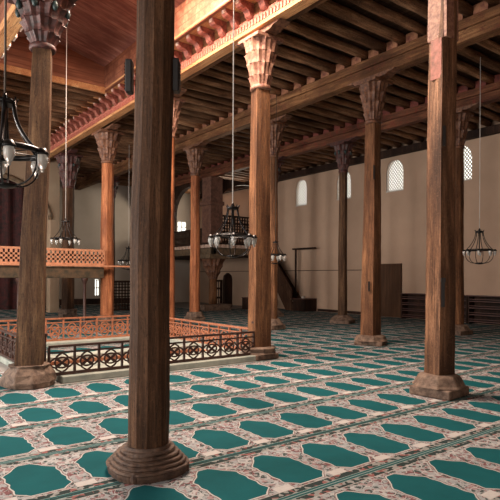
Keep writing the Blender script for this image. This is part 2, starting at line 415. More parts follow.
# ------------------------------------------------------------ carpets
def carpet(x0, x1, y0, y1, label):
    bm = new(); box(bm, x0, x1, y0, y1, .002, .016)
    tag(obj('prayer_carpet', bm, 'carpet'), label, 'carpet', 'prayer carpets over the floor')
    return
carpet(-4.3, 18.1, -.14, 3.925, 'teal patterned prayer carpet strip nearest the viewer, under the foreground column')
carpet(-4.3, 18.1, 3.945, 8.02, 'teal patterned prayer carpet strip running right in front of the low railing')
carpet(7.15, 18.1, 8.03, 12.10, 'teal patterned prayer carpet strip right of the railing, first beyond the middle column')
carpet(7.15, 18.1, 12.115, 16.19, 'teal patterned prayer carpet strip before the high windowed wall, between brown door and stairs')
carpet(7.15, 18.1, 16.205, 22.3, 'farthest teal prayer carpet strip on the right, ending at the gallery column')
carpet(-4.3, 7.1, 13.0, 20.3, 'teal prayer carpet behind the low railing and under the orange balcony')
carpet(-4.3, 14.0, 22.4, 29.9, 'teal prayer carpet in front of the far grey wall')
carpet(PX0+.01, PX1-.01, PY1+.37, 12.44, 'teal prayer carpet piece inside the railing beyond the pit')
carpet(-4.3, 2.1, 8.03, 12.95, 'teal prayer carpet left of the snow pit railing')

# ------------------------------------------------------------ snow pit
bm = new()
c0 = .11
for d in ((2.6, 6.40, 8.15, PY0), (2.3, 6.62, 12.45, 12.95), (2.3, PX0, PY0, 12.45), (PX1, 6.62, PY0, 12.45), (PX0, PX1, PY1, PY1+.35)):
    box(bm, *d, 0.0, c0)
pit = thing('snow_pit', 'square sunken pit with a pale stone kerb inside the wooden railing', 'pit', (0, 0, 0))
obj('kerb', bm, 'stone_pale', pit, bevel=.015)
bm = new(); t = .08
box(bm, PX0, PX0+t, PY0, PY1, -1.6, .03); box(bm, PX1-t, PX1, PY0, PY1, -1.6, .03)
box(bm, PX0+t, PX1-t, PY0, PY0+t, -1.6, .03); box(bm, PX0+t, PX1-t, PY1-t, PY1, -1.6, .03)
obj('pit_wall', bm, 'pit_boards', pit)
boxo('pit_floor', (PX0, PX1, PY0, PY1, -1.7, -1.6), 'stone_pale', pit)

def railing(label, p0, p1, nb, mat, h=.47, z0=.11, group='low interlaced railings around the pit', fine=1):
    p0 = Vector(p0); p1 = Vector(p1); L = (p1-p0).length; ang = math.atan2(p1.y-p0.y, p1.x-p0.x)
    r = thing('railing', label, 'railing', (p0.x, p0.y, z0), ang, group)
    boxo('top_rail', (0, L, -.03, .03, h-.035, h), mat, r); boxo('middle_rail', (0, L, -.018, .018, h-.125, h-.10), mat, r)
    boxo('bottom_rail', (0, L, -.025, .025, .0, .045), mat, r)
    bw = L/nb
    post = None
    for k in range(nb+1):
        if post is None: post = boxo('post', (-.016, .016, -.022, .022, .04, h-.03), mat, r)
        else: q = post.copy(); C.objects.link(q); q.location.x = k*bw
    # one bay of interlaced ribbons
    bm = new(); lo, hi = .045, h-.125; H = hi-lo; cz = (lo+hi)/2; A = bw
    def rib(pts, yy):
        n = len(pts); wd = .0125
        vs = []
        for k, (a, b) in enumerate(pts):
            pa, pb = pts[max(k-1, 0)], pts[min(k+1, n-1)]; dx, dz = pb[0]-pa[0], pb[1]-pa[1]; l = math.hypot(dx, dz) or 1
            nx, nz = -dz/l*wd, dx/l*wd
            vs.append([bm.verts.new((a+nx*s, y, b+nz*s)) for s, y in ((-1, yy-.01), (1, yy-.01), (1, yy+.01), (-1, yy+.01))])
        for k in range(n-1):
            for i in range(4): bm.faces.new((vs[k][i], vs[k][(i+1) % 4], vs[k+1][(i+1) % 4], vs[k+1][i]))
        bm.faces.new(vs[0][::-1]); bm.faces.new(vs[-1])
    K = 20
    for s in (1, -1):
        rib([(A*q/K, cz+s*H*.24*math.sin(2*PI*q/K)) for q in range(K+1)], .004*s)
        rib([(A*.5+s*A*.23*math.sin(2*PI*q/K), lo+H*q/K) for q in range(K+1)], -.004*s)
    rib([(A*.5+A*.27*math.cos(2*PI*q/24), cz+H*.27*math.sin(2*PI*q/24)) for q in range(25)], .0)
    first = obj('ribbon_panel', bm, mat, r)
    for k in range(1, nb): q = first.copy(); C.objects.link(q); q.location.x = k*bw
    return r
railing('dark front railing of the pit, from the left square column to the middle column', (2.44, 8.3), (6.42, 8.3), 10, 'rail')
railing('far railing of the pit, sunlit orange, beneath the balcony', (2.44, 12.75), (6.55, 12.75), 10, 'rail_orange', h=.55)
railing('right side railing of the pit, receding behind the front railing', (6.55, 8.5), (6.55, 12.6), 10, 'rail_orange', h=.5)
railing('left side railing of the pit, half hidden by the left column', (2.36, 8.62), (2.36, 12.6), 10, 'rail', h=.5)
def newel(x, y, h, label):
    bm = new(); box(bm, -.055, .055, -.055, .055, 0, h-.05); box(bm, -.07, .07, -.07, .07, h-.05, h)
    tag(obj('newel_post', bm, 'rail', loc=(x, y, .11), bevel=.008), label, 'post', 'railing corner posts')
newel(2.36, 8.4, .66, 'dark square corner post of the railing just right of the left column')
newel(6.52, 8.34, .66, 'dark railing corner post against the middle column')

# ------------------------------------------------------------ columns
def muqarnas(z0, z1, r0, r1, tiers=4, n=64, cells=8):
    prof = []; info = []
    for t in range(tiers):
        a, b = t/tiers, (t+1)/tiers
        ra = r0+(r1-r0)*(a**.9); rb = r0+(r1-r0)*(b**.9)
        for q, (fz, fr) in enumerate(((0, 0), (.25, .08), (.5, .3), (.75, .65), (.95, 1.0), (.999, .92))):
            prof.append((ra+(rb*1.07-ra)*fr, z0+(z1-z0)*(a+(b-a)*fz))); info.append((t, fz))
    def mod(a, k, z):
        t, fz = info[k]; ph = (t % 2)*PI/cells
        return 1 - .13*abs(math.sin(cells*(a+ph)/2))**.7*(.35+fz*.65) + .03*math.cos(2*cells*a)
    bm = new(); lathe(bm, prof, n, mod=mod, smooth=False)
    return bm
def column(label, x, y, r0, r1, ztop=6.62, cap=.92, mat='shaft', capmat='capital', sides=8, lean=(0, 0), base='block', rot=PI/8, bz=.34, bs=.42, brot=0, caprad=.34, flute=0, neck=None, bolster=1.5):
    c = thing('timber_column', label, 'column', (x, y, 0.016))
    zb = bz*.85; zc = ztop-.2-cap-.016
    lx, ly = lean
    n = 48 if flute else sides*4
    bm = new(); prof = []
    K = 26
    rnd = random.Random(int(x*100+y*10))
    for k in range(K+1):
        f = k/K; prof.append((r0+(r1-r0)*f + rnd.uniform(-.004, .004), zb+(zc-zb)*f))
    def mod(a, k, z):
        if flute: return 1-.035*abs(math.sin(flute*a/2))**.5*1.0 + .02*math.cos(a*3+1)
        s = PI/sides; d = ((a-rot) % (2*s))-s; 
        return min(math.cos(s)/math.cos(d), .93 if sides == 4 else .985)*(1.16 if sides == 4 else 1.04)
    rings = lathe(bm, prof, n, mod=mod, rot=rot if not flute else 0, smooth=False)
    for k, rg in enumerate(rings):
        f = k/K; wx = .012*math.sin(f*7+x); 
        for v in rg: v.co.x += lx*f+wx*math.sin(PI*f); v.co.y += ly*f
    obj('shaft', bm, mat, c)
    if flute == 0 or True:
        bm = muqarnas(0, cap, r1*1.02, caprad); o = obj('capital', bm, capmat, c, loc=(lx, ly, zc))
        bm = new(); lathe(bm, [(r1*1.02, -.05), (r1*1.16, -.03), (r1*1.16, .02), (r1*1.05, .04)], 24); obj('neck_ring', bm, capmat, o)
        if capmat == 'capital_dark':
            for k in range(8):
                a = k*PI/4+.2; bm = new()
                lathe(bm, [(.004, -.075), (.03, -.055), (.045, 0), (.03, .055), (.004, .075)], 10)
                e = obj('oval_boss', bm, 'ornament', o); rr = caprad*.86; e.location = (rr*math.cos(a), rr*math.sin(a), cap*.72)
    # abacus and bolster with scrolled ends under the beam
    bm = new(); q = caprad*.98; box(bm, -q, q, -q, q, 0, .07)
    obj('abacus', bm, capmat, c, loc=(lx, ly, zc+cap), bevel=.01)
    bm = new(); L = bolster/2
    prism(bm, [(-L, .13), (-L+.08, .09), (-L+.2, .085), (-L+.28, .04), (-L+.42, .03), (-L+.5, 0), (L-.5, 0), (L-.42, .03), (L-.28, .04), (L-.2, .085), (L-.08, .09), (L, .13)],
          lambda a, b, t: (t, a, b), -.14, .14)
    obj('bolster', bm, 'capital' if capmat != 'capital_dark' else 'capital_dark', c, loc=(lx, ly, zc+cap+.07))
    # stone foot
    if base == 'block':
        bm = new(); vs = box(bm, -bs, bs, -bs, bs, 0, bz*.42); 
        lathe(bm, [(bs*1.28, bz*.42), (bs*1.15, bz*.55), (r0*1.55, bz*.9), (r0*1.3, bz)], 8, rot=PI/8, smooth=False)
        o = obj('stone_base', bm, 'stone', c, bevel=.02); o.rotation_euler.z = brot
    elif base == 'rough':
        bm = new(); 
        lathe(bm, [(bs*1.02, 0), (bs*1.08, bz*.25), (bs*.98, bz*.6), (bs*.75, bz*.9), (r0*1.25, bz)], 10, rot=.2,
              mod=lambda a, k, z: 1+.08*math.sin(3*a+k)+.05*math.cos(5*a), smooth=False)
        obj('stone_base', bm, 'stone', c, bevel=.015)
    elif base == 'stepped':       # inverted acanthus capital: stepped lobed rings on a square slab
        R = [(.315, .0), (.325, .035), (.325, .05)]
        for k in range(5):
            rr = .325-.027*k+(k == 4)*.004; z = .055+.030*k; R += [(rr, z), (rr+.009, z+.013), (rr+.002, z+.024), (rr-.024, z+.027)]
        R += [(.195, .205), (.186, .225)]
        bm = new(); lathe(bm, R, 56, mod=lambda a, k, z: 1+(.085*abs(math.cos(2*(a-.75)))**2 - .02*abs(math.sin(10*a)) if z < .18 else 0), smooth=False)
        obj('stone_base', bm, 'stone_dark', c)
        bm = new(); box(bm, -.265, .265, -.265, .265, 0, .09); o = obj('plinth', bm, 'stone_dark', c, bevel=.03); o.rotation_euler.z = .0
    return c

B3 = 6.62
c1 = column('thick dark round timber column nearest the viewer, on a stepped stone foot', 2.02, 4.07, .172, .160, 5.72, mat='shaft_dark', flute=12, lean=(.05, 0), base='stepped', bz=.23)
c2 = column('tall faceted timber column at right with pink paint near its top and carved stone foot', 6.62, 4.27, .188, .168, B3, .72, mat='shaft_rugged', lean=(.05, 0), base='block', bz=.30, bs=.30, brot=.1, capmat='capital_pale', sides=4, rot=PI/4-.22)
o = boxo('painted_band', (-.115, -.09, -.085, .085, 4.42, 4.98), 'pink_paint', c2); o.location.x = -.008; o['label'] = 'pink painted patch'
o = obj('carved_collar', (lambda bm: (lathe(bm, [(.205, 4.98), (.212, 5.0), (.208, 5.3), (.205, 5.66)], 4, rot=PI/4, smooth=False), bm)[1])(new()), 'capital_pale', c2, loc=(.046, 0, 0)); o['label'] = 'pale carved collar'
c3 = column('octagonal column in the middle, at the right end of the front railing', 6.65, 8.41, .235, .185, B3, mat='shaft', capmat='capital_pale', lean=(0, 0), base='block', bs=.29, bz=.24, brot=.0, caprad=.34, sides=4, rot=PI/4-.2)
c4 = column('square-cut column at left with dark carved capital, on a rough boulder foot', 2.15, 8.29, .245, .165, 6.06, .74, mat='shaft_grey', capmat='capital_dark', lean=(.17, 0), base='rough', bs=.375, bz=.32, sides=4, rot=PI/4-.35, caprad=.43, bolster=1.3)
c5 = column('brown column standing before the wooden door, with dark notches in its shaft', 10.24, 8.51, .235, .175, B3, mat='shaft', lean=(.05, 0), base='block', bs=.34, bz=.24, brot=.5, sides=4, rot=PI/4+.1)
c7 = column('slim column mostly hidden behind the tall column at right', 14.2, 8.6, .2, .17, B3, mat='shaft', base='block', bs=.33, bz=.3)
c6 = column('slender brown column in front of an arched lattice window by the far right wall', 14.2, 13.1, .175, .15, B3, mat='shaft_grey', capmat='capital_dark', base='block', bs=.36, bz=.3, brot=.4)
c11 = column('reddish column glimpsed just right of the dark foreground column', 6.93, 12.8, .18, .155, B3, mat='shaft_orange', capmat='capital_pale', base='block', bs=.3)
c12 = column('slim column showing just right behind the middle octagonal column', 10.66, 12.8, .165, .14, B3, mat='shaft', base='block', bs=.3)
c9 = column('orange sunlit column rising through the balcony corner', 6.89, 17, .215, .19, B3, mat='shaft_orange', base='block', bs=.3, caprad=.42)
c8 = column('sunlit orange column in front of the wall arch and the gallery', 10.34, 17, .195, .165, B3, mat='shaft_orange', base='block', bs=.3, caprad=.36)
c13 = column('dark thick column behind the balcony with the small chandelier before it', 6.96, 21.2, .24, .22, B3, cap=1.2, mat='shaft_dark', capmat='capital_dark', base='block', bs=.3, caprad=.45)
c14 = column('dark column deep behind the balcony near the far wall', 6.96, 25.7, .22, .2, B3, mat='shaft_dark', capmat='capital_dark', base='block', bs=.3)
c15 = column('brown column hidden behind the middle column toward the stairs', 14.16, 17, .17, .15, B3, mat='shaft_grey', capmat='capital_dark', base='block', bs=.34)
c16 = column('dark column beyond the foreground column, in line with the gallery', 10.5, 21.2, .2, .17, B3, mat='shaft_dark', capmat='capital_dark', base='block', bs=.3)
c17 = column('dark column farthest back, before the grey wall', 10.5, 25.4, .2, .17, B3, mat='shaft_dark', capmat='capital_dark', base='block', bs=.3)

# things fixed to columns
def fixed_box(name, label, cat, loc, d, mat='black_box', rz=0, group=None):
    bm = new(); box(bm, -d[0], d[0], -d[1], d[1], -d[2], d[2]); return tag(obj(name, bm, mat, loc=loc, bevel=.008), label, cat, group)
def speaker(label, loc, rz):
    t = thing('loudspeaker', label, 'loudspeaker', loc, rz, 'loudspeakers on the foreground column')
    boxo('cabinet', (-.028, .028, -.05, .05, -.14, .14), 'black_box', t, bevel=.01)
    bm = new()
    for k in range(9): box(bm, -.036, -.029, -.042, .042, -.12+.027*k, -.108+.027*k)
    obj('grille', bm, 'iron', t)
speaker('slim black loudspeaker on the left side of the dark foreground column', (1.895, 4.205, 3.36), -YAW)
speaker('slim black loudspeaker on the right side of the dark foreground column', (2.225, 3.985, 3.38), PI-YAW)
# peg notches and plates
bm = new(); box(bm, -.02, .02, -.012, .012, -.2, .2); box(bm, -.03, .03, -.016, .016, .14, .2)
tag(obj('metal_plate', bm, 'black_box', loc=(6.49, 4.135, 1.46)), 'rusty dark metal plate on the tall right column at eye height', 'plate', 'plates on columns'); bpy.data.objects['metal_plate'].rotation_euler.z = -YAW
bm = new(); box(bm, -.02, .02, -.012, .012, -.14, .14); o = tag(obj('metal_plate', bm, 'black_box', loc=(6.515, 4.15, 3.62)), 'short dark wedge high on the tall right column', 'plate', 'plates on columns'); o.rotation_euler.z = -YAW
for (dx, z, h, lab) in ((.0, 4.22, .17, 'upper dark mortise plug in the column before the door'), (-.11, 1.45, .12, 'lower dark mortise plug in the column before the door')):
    bm = new(); box(bm, -.02, .02, -.012, .012, -h, h); o = tag(obj('mortise_plug', bm, 'black_box', loc=(10.24-.135+dx*.79, 8.51-.19-dx*.6, z)), lab, 'plug', 'plugs in columns'); o.rotation_euler.z = -YAW

# ------------------------------------------------------------ beams and joists
def beam(label, x, y0, y1, z0, z1, hw=.19, mat='beam', bmat='block'):
    b = thing('roof_beam', label, 'beam', (x, 0, 0), 0, 'long roof beams')
    bm = new(); zm = z0+(z1-z0)*.55
    box(bm, -hw*.8, hw*.8, y0, y1, z0, zm); box(bm, -hw, hw, y0, y1, zm+.004, z1)
    obj('timber', bm, mat, b, bevel=.02)
    bm = new(); y = 8.13-.55*20
    while y < y1:
        if y > y0: box(bm, -hw+.01, hw-.01, y+.13, y+.44, z1, z1+.19)
        y += .55
    obj('blocking', bm, bmat, b)
    return b
beam('long roof beam over the column before the door, second from the nave', 10.35, YB, YF, 6.62, 7.08)
beam('roof beam painted red, nearest the windowed wall', 14.3, YB, YF, 6.62, 7.08, hw=.17, mat='beam_red', bmat='red_block')
b = thing('wall_plate', 'dark timber along the top of the windowed wall under the joist ends', 'beam', (XW-.14, 0, 0))
bm = new(); box(bm, -.13, .135, YB, YF, 6.80, 7.08); obj('timber', bm, 'dark_wood', b, bevel=.02)

def joist_mesh(L, r):
    bm = new(); pts = []; K = 7
    rr = random.Random(int(L*1000+r*7000))
    tube(bm, [(L*k/K, rr.uniform(-.012, .012), rr.uniform(-.008, .004)) for k in range(K+1)], [r*rr.uniform(.94, 1.05) for k in range(K+1)], 10)
    return bm
zj = 7.08
gi = {}
def joist(x0, x1, y, r, z, label, group):
    key = (round(x0, 2), round(x1, 2), round(r, 3))
    if key not in gi:
        gi[key] = obj('ceiling_joist', joist_mesh(x1-x0, r), 'joist'); o = gi[key]
    else:
        o = gi[key].copy(); C.objects.link(o)
    o.location = (x0, y, z); tag(o, label, 'joist', group)
for (x0, x1, where) in ((6.92, 10.15, 'between the nave cornice and the second beam'), (10.56, 14.1, 'between the second beam and the red beam'), (14.5, 18.0, 'between the red beam and the windowed wall')):
    y = 8.13-.55*11
    k = 0
    while y < YF-.3:
        if y > 1.5 or x0 < 8:
            rr = (.108, .118, .125)[(k*7+int(x0)) % 3]
            joist(x0-.14, x1+.14, y, rr, zj+.12+.004, 'round dark brown ceiling log laid '+where, 'ceiling logs '+where)
        y += .55; k += 1
y = 15.5; k = 0
while y < YF-.3:
    joist(2.55, 6.2, y, .11, 7.2, 'round dark log crossing the nave ceiling beyond the raised board lantern', 'ceiling logs across the nave'); y += .55

# nave cornices
def bracket_mesh(sgn):
    bm = new()      # console: poly in (out, z)
    poly = [(0, -.30), (.05, -.29), (.10, -.25), (.125, -.19), (.15, -.15), (.20, -.13), (.26, -.13), (.31, -.115), (.345, -.08), (.36, -.03), (.36, 0), (0, 0)]
    prism(bm, poly, lambda a, b, t: (sgn*a, t, b), -.085, .085)
    return bm
def cornice(label, xface, sgn, y0, y1, z0, zt, y_first):
    """xface: nave-side face of the beam; sgn: direction of the nave"""
    c = thing('nave_cornice', label, 'cornice', (xface, 0, 0), 0, 'carved cornices along the nave')
    bm = new(); box(bm, *sorted((0, -sgn*.38)), y0, y1, z0+.02, zt); obj('beam', bm, 'beam', c)
    boxo('lower_fillet', (*sorted((sgn*.05, -sgn*.2)), y0, y1, z0-.02, z0+.055), 'gilt_fillet', c)
    boxo('frieze', (*sorted((sgn*.02, 0)), y0, y1, z0+.055, zt-.26), 'red_frieze', c)
    bm = new(); y = y0
    while y < y1:
        if -1 < y < 22: box(bm, *sorted((sgn*.02, sgn*.045)), y, y+.05, z0+.075, z0+.19)
        y += .1
    obj('dentils', bm, 'bracket_tip' if False else 'red_frieze', c)
    boxo('upper_fillet', (*sorted((sgn*.49, -sgn*.02)), y0, y1, zt, zt+.045), 'gilt_fillet', c)
    y = y_first; first = None
    while y < y1-.2:
        if first is None:
            first = obj('bracket', bracket_mesh(sgn), 'bracket', c); o = first
            bm = new(); box(bm, *sorted((sgn*.33, sgn*.375)), -.05, .05, -.075, -.002); tip0 = obj('tip', bm, 'bracket_tip', o, bevel=.012)
        else:
            o = first.copy(); C.objects.link(o); tp = tip0.copy(); C.objects.link(tp); tp.parent = o
        o.location = (0, y, zt); y += .483
    return c
cornice('carved red cornice with rows of curled brackets along the right side of the nave', 6.48, -1, YB, YF-.1, 6.66, 7.19, 1.26)
# left side: lower beam with boarded back
cornice('red bracketed cornice beside the left column, seen from its boarded back', 2.42, 1, YB, YF-.1, 6.6, 7.19, 1.26)
b = thing('side_beam', 'orange boarded beam running over the left column out of the upper left corner', 'beam', (2.22, 0, 0))
bm = new(); box(bm, -.09, .18, YB, YF-.1, 6.06, 6.2); obj('timber', bm, 'gilt_fillet', b, bevel=.01)
bm = new(); box(bm, -.05, .1, YB, YF-.1, 6.2, 7.3); obj('boarding', bm, 'lantern_boards', b)
bm = new()
y = 6.0
while y < 13.5: box(bm, .16, .22, y, y+.22, 6.07, 6.17); y += .483
obj('pale_blocks', bm, 'bracket_tip', b)  # sunlit bracket ends, their brightness painted as a pale colour

# ------------------------------------------------------------ raised platform balcony (orange lattice)
bal = thing('balcony', 'raised platform with orange square-hole lattice rail behind the pit', 'balcony', (0, 16.6, 0))
X0, X1 = -3.0, 6.62
bm = new(); box(bm, X0, X1, 0, .04, 2.02, 2.08); box(bm, X0, X1, 0, .04, 2.46, 2.53)
for z in (2.165, 2.30): box(bm, X0, X1, .005, .035, z-.004, z+.058)
x = X0
while x < X1: box(bm, x, x+.068, .005, .036, 2.05, 2.5); x += .135
obj('lattice_rail', bm, 'lattice_orange', bal)
boxo('ledge', (X0, 7.62, -.12, .05, 1.97, 2.02), 'lattice_orange', bal)
boxo('front_beam', (X0, 6.62, -.02, .1, 1.60, 1.95), 'dark_beam', bal, bevel=.015)
boxo('deck', (X0, 6.62, .1, 4.0, 1.70, 1.95), 'dark_wood', bal)
bm = new(); lathe(bm, [(.085, 0), (.085, .05), (.05, .09), (.045, 1.38), (.06, 1.43), (.11, 1.55), (.11, 1.58)], 12); obj('support_post', bm, 'rail', bal, loc=(6.0, .05, .016))
bm = new(); lathe(bm, [(.085, 0), (.085, .05), (.05, .09), (.045, 1.38), (.06, 1.43), (.11, 1.55), (.11, 1.58)], 12); obj('support_post', bm, 'rail', bal, loc=(4.0, .05, .016))

# ------------------------------------------------------------ gallery in the far right corner
GX, GY = 14.4, 21.9
gal = thing('gallery', 'dark raised wooden gallery in the far right corner, with lattice parapet', 'gallery', (0, 0, 0))
boxo('deck', (GX, XW-.01, GY+.1, YF-.02, 2.78, 2.95), 'dark_wood', gal)
bm = new(); box(bm, GX-.1, GX+.1, GY-.1, YF-.02, 2.80, 3.12); box(bm, GX-.1, XW-.01, GY-.1, GY+.1, 2.80, 3.12); obj('edge_beam', bm, 'gallery_wood', gal, bevel=.02)
bm = new(); y = GY
box(bm, GX-.105, GX-.08, GY, YF-.02, 3.14, 3.30)
while y < YF-.2: box(bm, GX-.16, GX-.1, y, y+.16, 3.14, 3.30); y += .32
x = GX+.1
box(bm, GX-.105, XW-.02, GY-.105, GY-.08, 3.14, 3.30)
while x < XW-.2: box(bm, x, x+.16, GY-.16, GY-.1, 3.14, 3.30); x += .32
obj('dentils', bm, 'bracket_tip', gal)
bm = new()
box(bm, GX-.05, GX+.05, GY-.05, YF-.02, 3.12, 3.36); box(bm, GX+.05, XW-.01, GY-.05, GY+.05, 3.12, 3.36); obj('frieze', bm, 'dark_wood', gal)
bm = new()
for z in (3.36, 3.7, 4.1): box(bm, GX-.03, GX+.03, GY, YF-.02, z, z+.07)
y = GY+.4
while y < YF-.2: box(bm, GX-.022, GX+.022, y, y+.05, 3.36, 4.12); y += .13
obj('side_parapet', bm, 'dark_wood', gal)
bm = new()
for z in (3.36, 3.85, 4.35, 4.72): box(bm, GX+.4, XW-.01, GY-.03, GY+.03, z, z+.08)
x = GX+.45
while x < XW-.1: box(bm, x, x+.07, GY-.022, GY+.022, 3.36, 4.76); x += .16
z = 3.45
while z < 4.7: box(bm, GX+.42, XW-.02, GY-.018, GY+.018, z, z+.05); z += .16
obj('front_parapet', bm, 'dark_wood', gal)
# carved column below the gallery corner
gc = thing('gallery_column', 'short column with wide carved capital holding up the gallery corner', 'column', (GX, GY+.05, .016))
bm = new(); lathe(bm, [(.21, .3), (.2, 1.6)], 16); obj('shaft', bm, 'shaft', gc)
o = obj('capital', muqarnas(0, 1.0, .22, .58, 3), 'capital', gc, loc=(0, 0, 1.55))
boxo('abacus', (-.62, .62, -.62, .62, 2.55, 2.76), 'gallery_wood', gc, bevel=.02)
bm = new(); box(bm, -.8, .8, -.5, .5, 0, .3); obj('stone_base', bm, 'stone', gc, bevel=.03)
# pier and arches above
bm = new(); box(bm, GX-.42, GX+.3, GY-.35, GY+.45, 3.37, 6.60); box(bm, GX-.5, GX+.36, GY-.42, GY+.52, 5.2, 5.4)
tag(obj('brick_pier', bm, 'pier', bevel=.03), 'broad brown pier standing on the gallery corner between two rounded arches', 'pier')
def arch_panel(fn, a0, ac, hw, a1, z0, zs, zc, z1, t0, t1, parent, mat, name='arch'):
    bm = new(); K = 14
    prism(bm, [(a0, z0), (ac-hw, z0), (ac-hw, z1), (a0, z1)], fn, t0, t1) if ac-hw > a0+.01 else None
    prism(bm, [(ac+hw, z0), (a1, z0), (a1, z1), (ac+hw, z1)], fn, t0, t1) if a1 > ac+hw+.01 else None
    def zz(s):
        return zs+(zc-zs)*math.sqrt(max(0, 1-((s-ac)/hw)**2))
    for k in range(K):
        s0 = ac-hw*math.cos(PI*k/K); s1 = ac-hw*math.cos(PI*(k+1)/K)
        prism(bm, [(s0, zz(s0)), (s1, zz(s1)), (s1, z1), (s0, z1)], fn, t0, t1)
    return obj(name, bm, mat, parent)
A1 = arch_panel(lambda a, b, t: (t, a, b), GY+.46, 24.15, 1.7, 26.4, 3.36, 5.0, 6.45, 6.6, GX-.12, GX+.12, None, 'dark_wood', 'wall_arcade')
A2 = arch_panel(lambda a, b, t: (t, a, b), 26.4, 28.1, 1.6, YF-.02, 3.36, 5.0, 6.45, 6.6, GX-.12, GX+.12, None, 'dark_wood', 'wall_arcade')
A3 = arch_panel(lambda a, b, t: (a, t, b), GX+.31, 16.55, 1.75, XW-.01, 3.36, 5.6, 6.45, 6.6, GY-.1, GY+.1, None, 'dark_wood', 'wall_arcade')
for o in (A1, A2, A3): o['kind'] = 'structure'
# below the gallery: carved doors and grilles at the back
def lattice_door(label, x, y, w_, h, axis='x', group='dark lattice doors under the gallery'):
    t = thing('lattice_door', label, 'door', (x, y, .016), 0 if axis == 'x' else PI/2, group)
    bm = new()
    for a, b_ in ((0, .08), (w_-.08, w_)): box(bm, a, b_, -.03, .03, 0, h)
    for z in (0, h*.33, h*.66, h-.1): box(bm, 0, w_, -.03, .03, z, z+.1)
    obj('frame', bm, 'dark_wood', t)
    bm = new(); 
    for k in range(1, 6): box(bm, w_*k/6-.02, w_*k/6+.02, -.015, .015, .05, h-.05)
    obj('grille', bm, 'dark_wood', t)
lattice_door('dark lattice door left of the gallery column', 12.7, 26.5, 1.4, 1.75)
lattice_door('dark lattice door right of the gallery column', 15.2, 23.4, .75, 1.5)
bm = new(); box(bm, 16.05, 16.55, 23.3, 23.5, 0.016, 1.55)
prism(bm, [(16.05, 1.55), (16.55, 1.55), (16.5, 1.75), (16.3, 1.9), (16.1, 1.75)], lambda a, b, t: (a, t, b), 23.3, 23.5)
tag(obj('pointed_panel', bm, 'dark_wood', bevel=.01), 'narrow dark panel with a pointed top under the gallery', 'panel')
bm = new(); box(bm, 0, 5.2, 0, .5, .12, .42); box(bm, 0, .1, 0, .5, 0, .12); box(bm, 5.1, 5.2, 0, .5, 0, .12); box(bm, 2.5, 2.6, 0, .5, 0, .12)
tag(obj('long_bench', bm, 'dark_wood', loc=(8.7, 28.0, .016)), 'long low dark bench at the foot of the far wall', 'bench')
# gallery stairs along the window wall
st = thing('staircase', 'dark steep wooden staircase climbing from the floor to the gallery', 'staircase', (XW-.83, 0, .016))
n = 12; ya, yb, zt = 19.5, 21.75, 2.75
for xx in (0, .76):
    bm = new(); prism(bm, [(ya-.1, 0), (ya+.45, 0), (yb, zt-.32), (yb, zt+.02), (ya-.1, .3)], lambda a, b, t, xx=xx: (xx+t, a, b), 0, .06); obj('stringer', bm, 'stair_wood', st)
for k in range(n):
    bm = new(); yy = ya+(yb-ya)*(k+.2)/n; box(bm, .06, .76, yy, yy+.24, zt*(k+.6)/n, zt*(k+.6)/n+.04); obj('tread', bm, 'stair_wood', st)
bm = new(); prism(bm, [(ya, .95), (ya, 1.05), (yb, zt+.85), (yb, zt+.75)], lambda a, b, t: (t, a, b), 0, .05)
for k in range(9):
    f = k/8; yy = ya+(yb-ya-.05)*f; box(bm, 0, .045, yy, yy+.05, .25+(zt-.1)*f, 1.0+(zt-.22)*f)
obj('balustrade', bm, 'stair_wood', st)
bm = new(); prism(bm, [(ya+.1, .35), (ya+.1, .97), (yb, zt+.77), (yb, zt+.1)], lambda a, b, t: (t, a, b), .015, .03); obj('side_board', bm, 'stair_wood', st)
def chest(label, x, y, dx, dy, h):
    t = thing('chest', label, 'chest', (x, y, .016), 0, 'dark chests by the staircase')
    boxo('body', (0, dx, 0, dy, 0, h-.04), 'dark_wood', t, bevel=.01); boxo('lid', (-.02, dx+.0, -.02, dy+.02, h-.04, h), 'shelf_wood', t, bevel=.008)
chest('dark low chest against the wall right of the staircase foot', 17.45, 18.55, .8, .85, .62)
chest('dark low chest left of the staircase foot', 16.1, 21.2, .8, .6, .62)
bm = new(); box(bm, 0, .07, 0, .07, 0, 3.05); box(bm, -.02, .1, -1.35, .25, 3.05, 3.13)
tag(obj('wooden_post', bm, 'dark_wood', loc=(XW-.35, 19.75, .636 if False else .016)), 'thin dark post with a crossbar near the wall above the staircase foot', 'post')
bm = new(); box(bm, 0, .14, 0, .14, 0, .1); tag(obj('small_box', bm, 'plaster_white', loc=(17.7, 18.9, .637)), 'small pale box lying on the chest right of the staircase foot', 'box')

# cable along the walls
bm = new(); box(bm, XW-.03, XW-.005, 14.9, 30, 2.0, 2.03); obj('trim_3', bm, 'dark_wood', kind='structure')
bm = new(); tube(bm, [(8.5, YF-.02, 6.3), (8.5, YF-.02, 4.0)], .02); tag(obj('wall_cable', bm, 'cord_dark'), 'thin dark cable hanging down the far grey wall', 'cable')

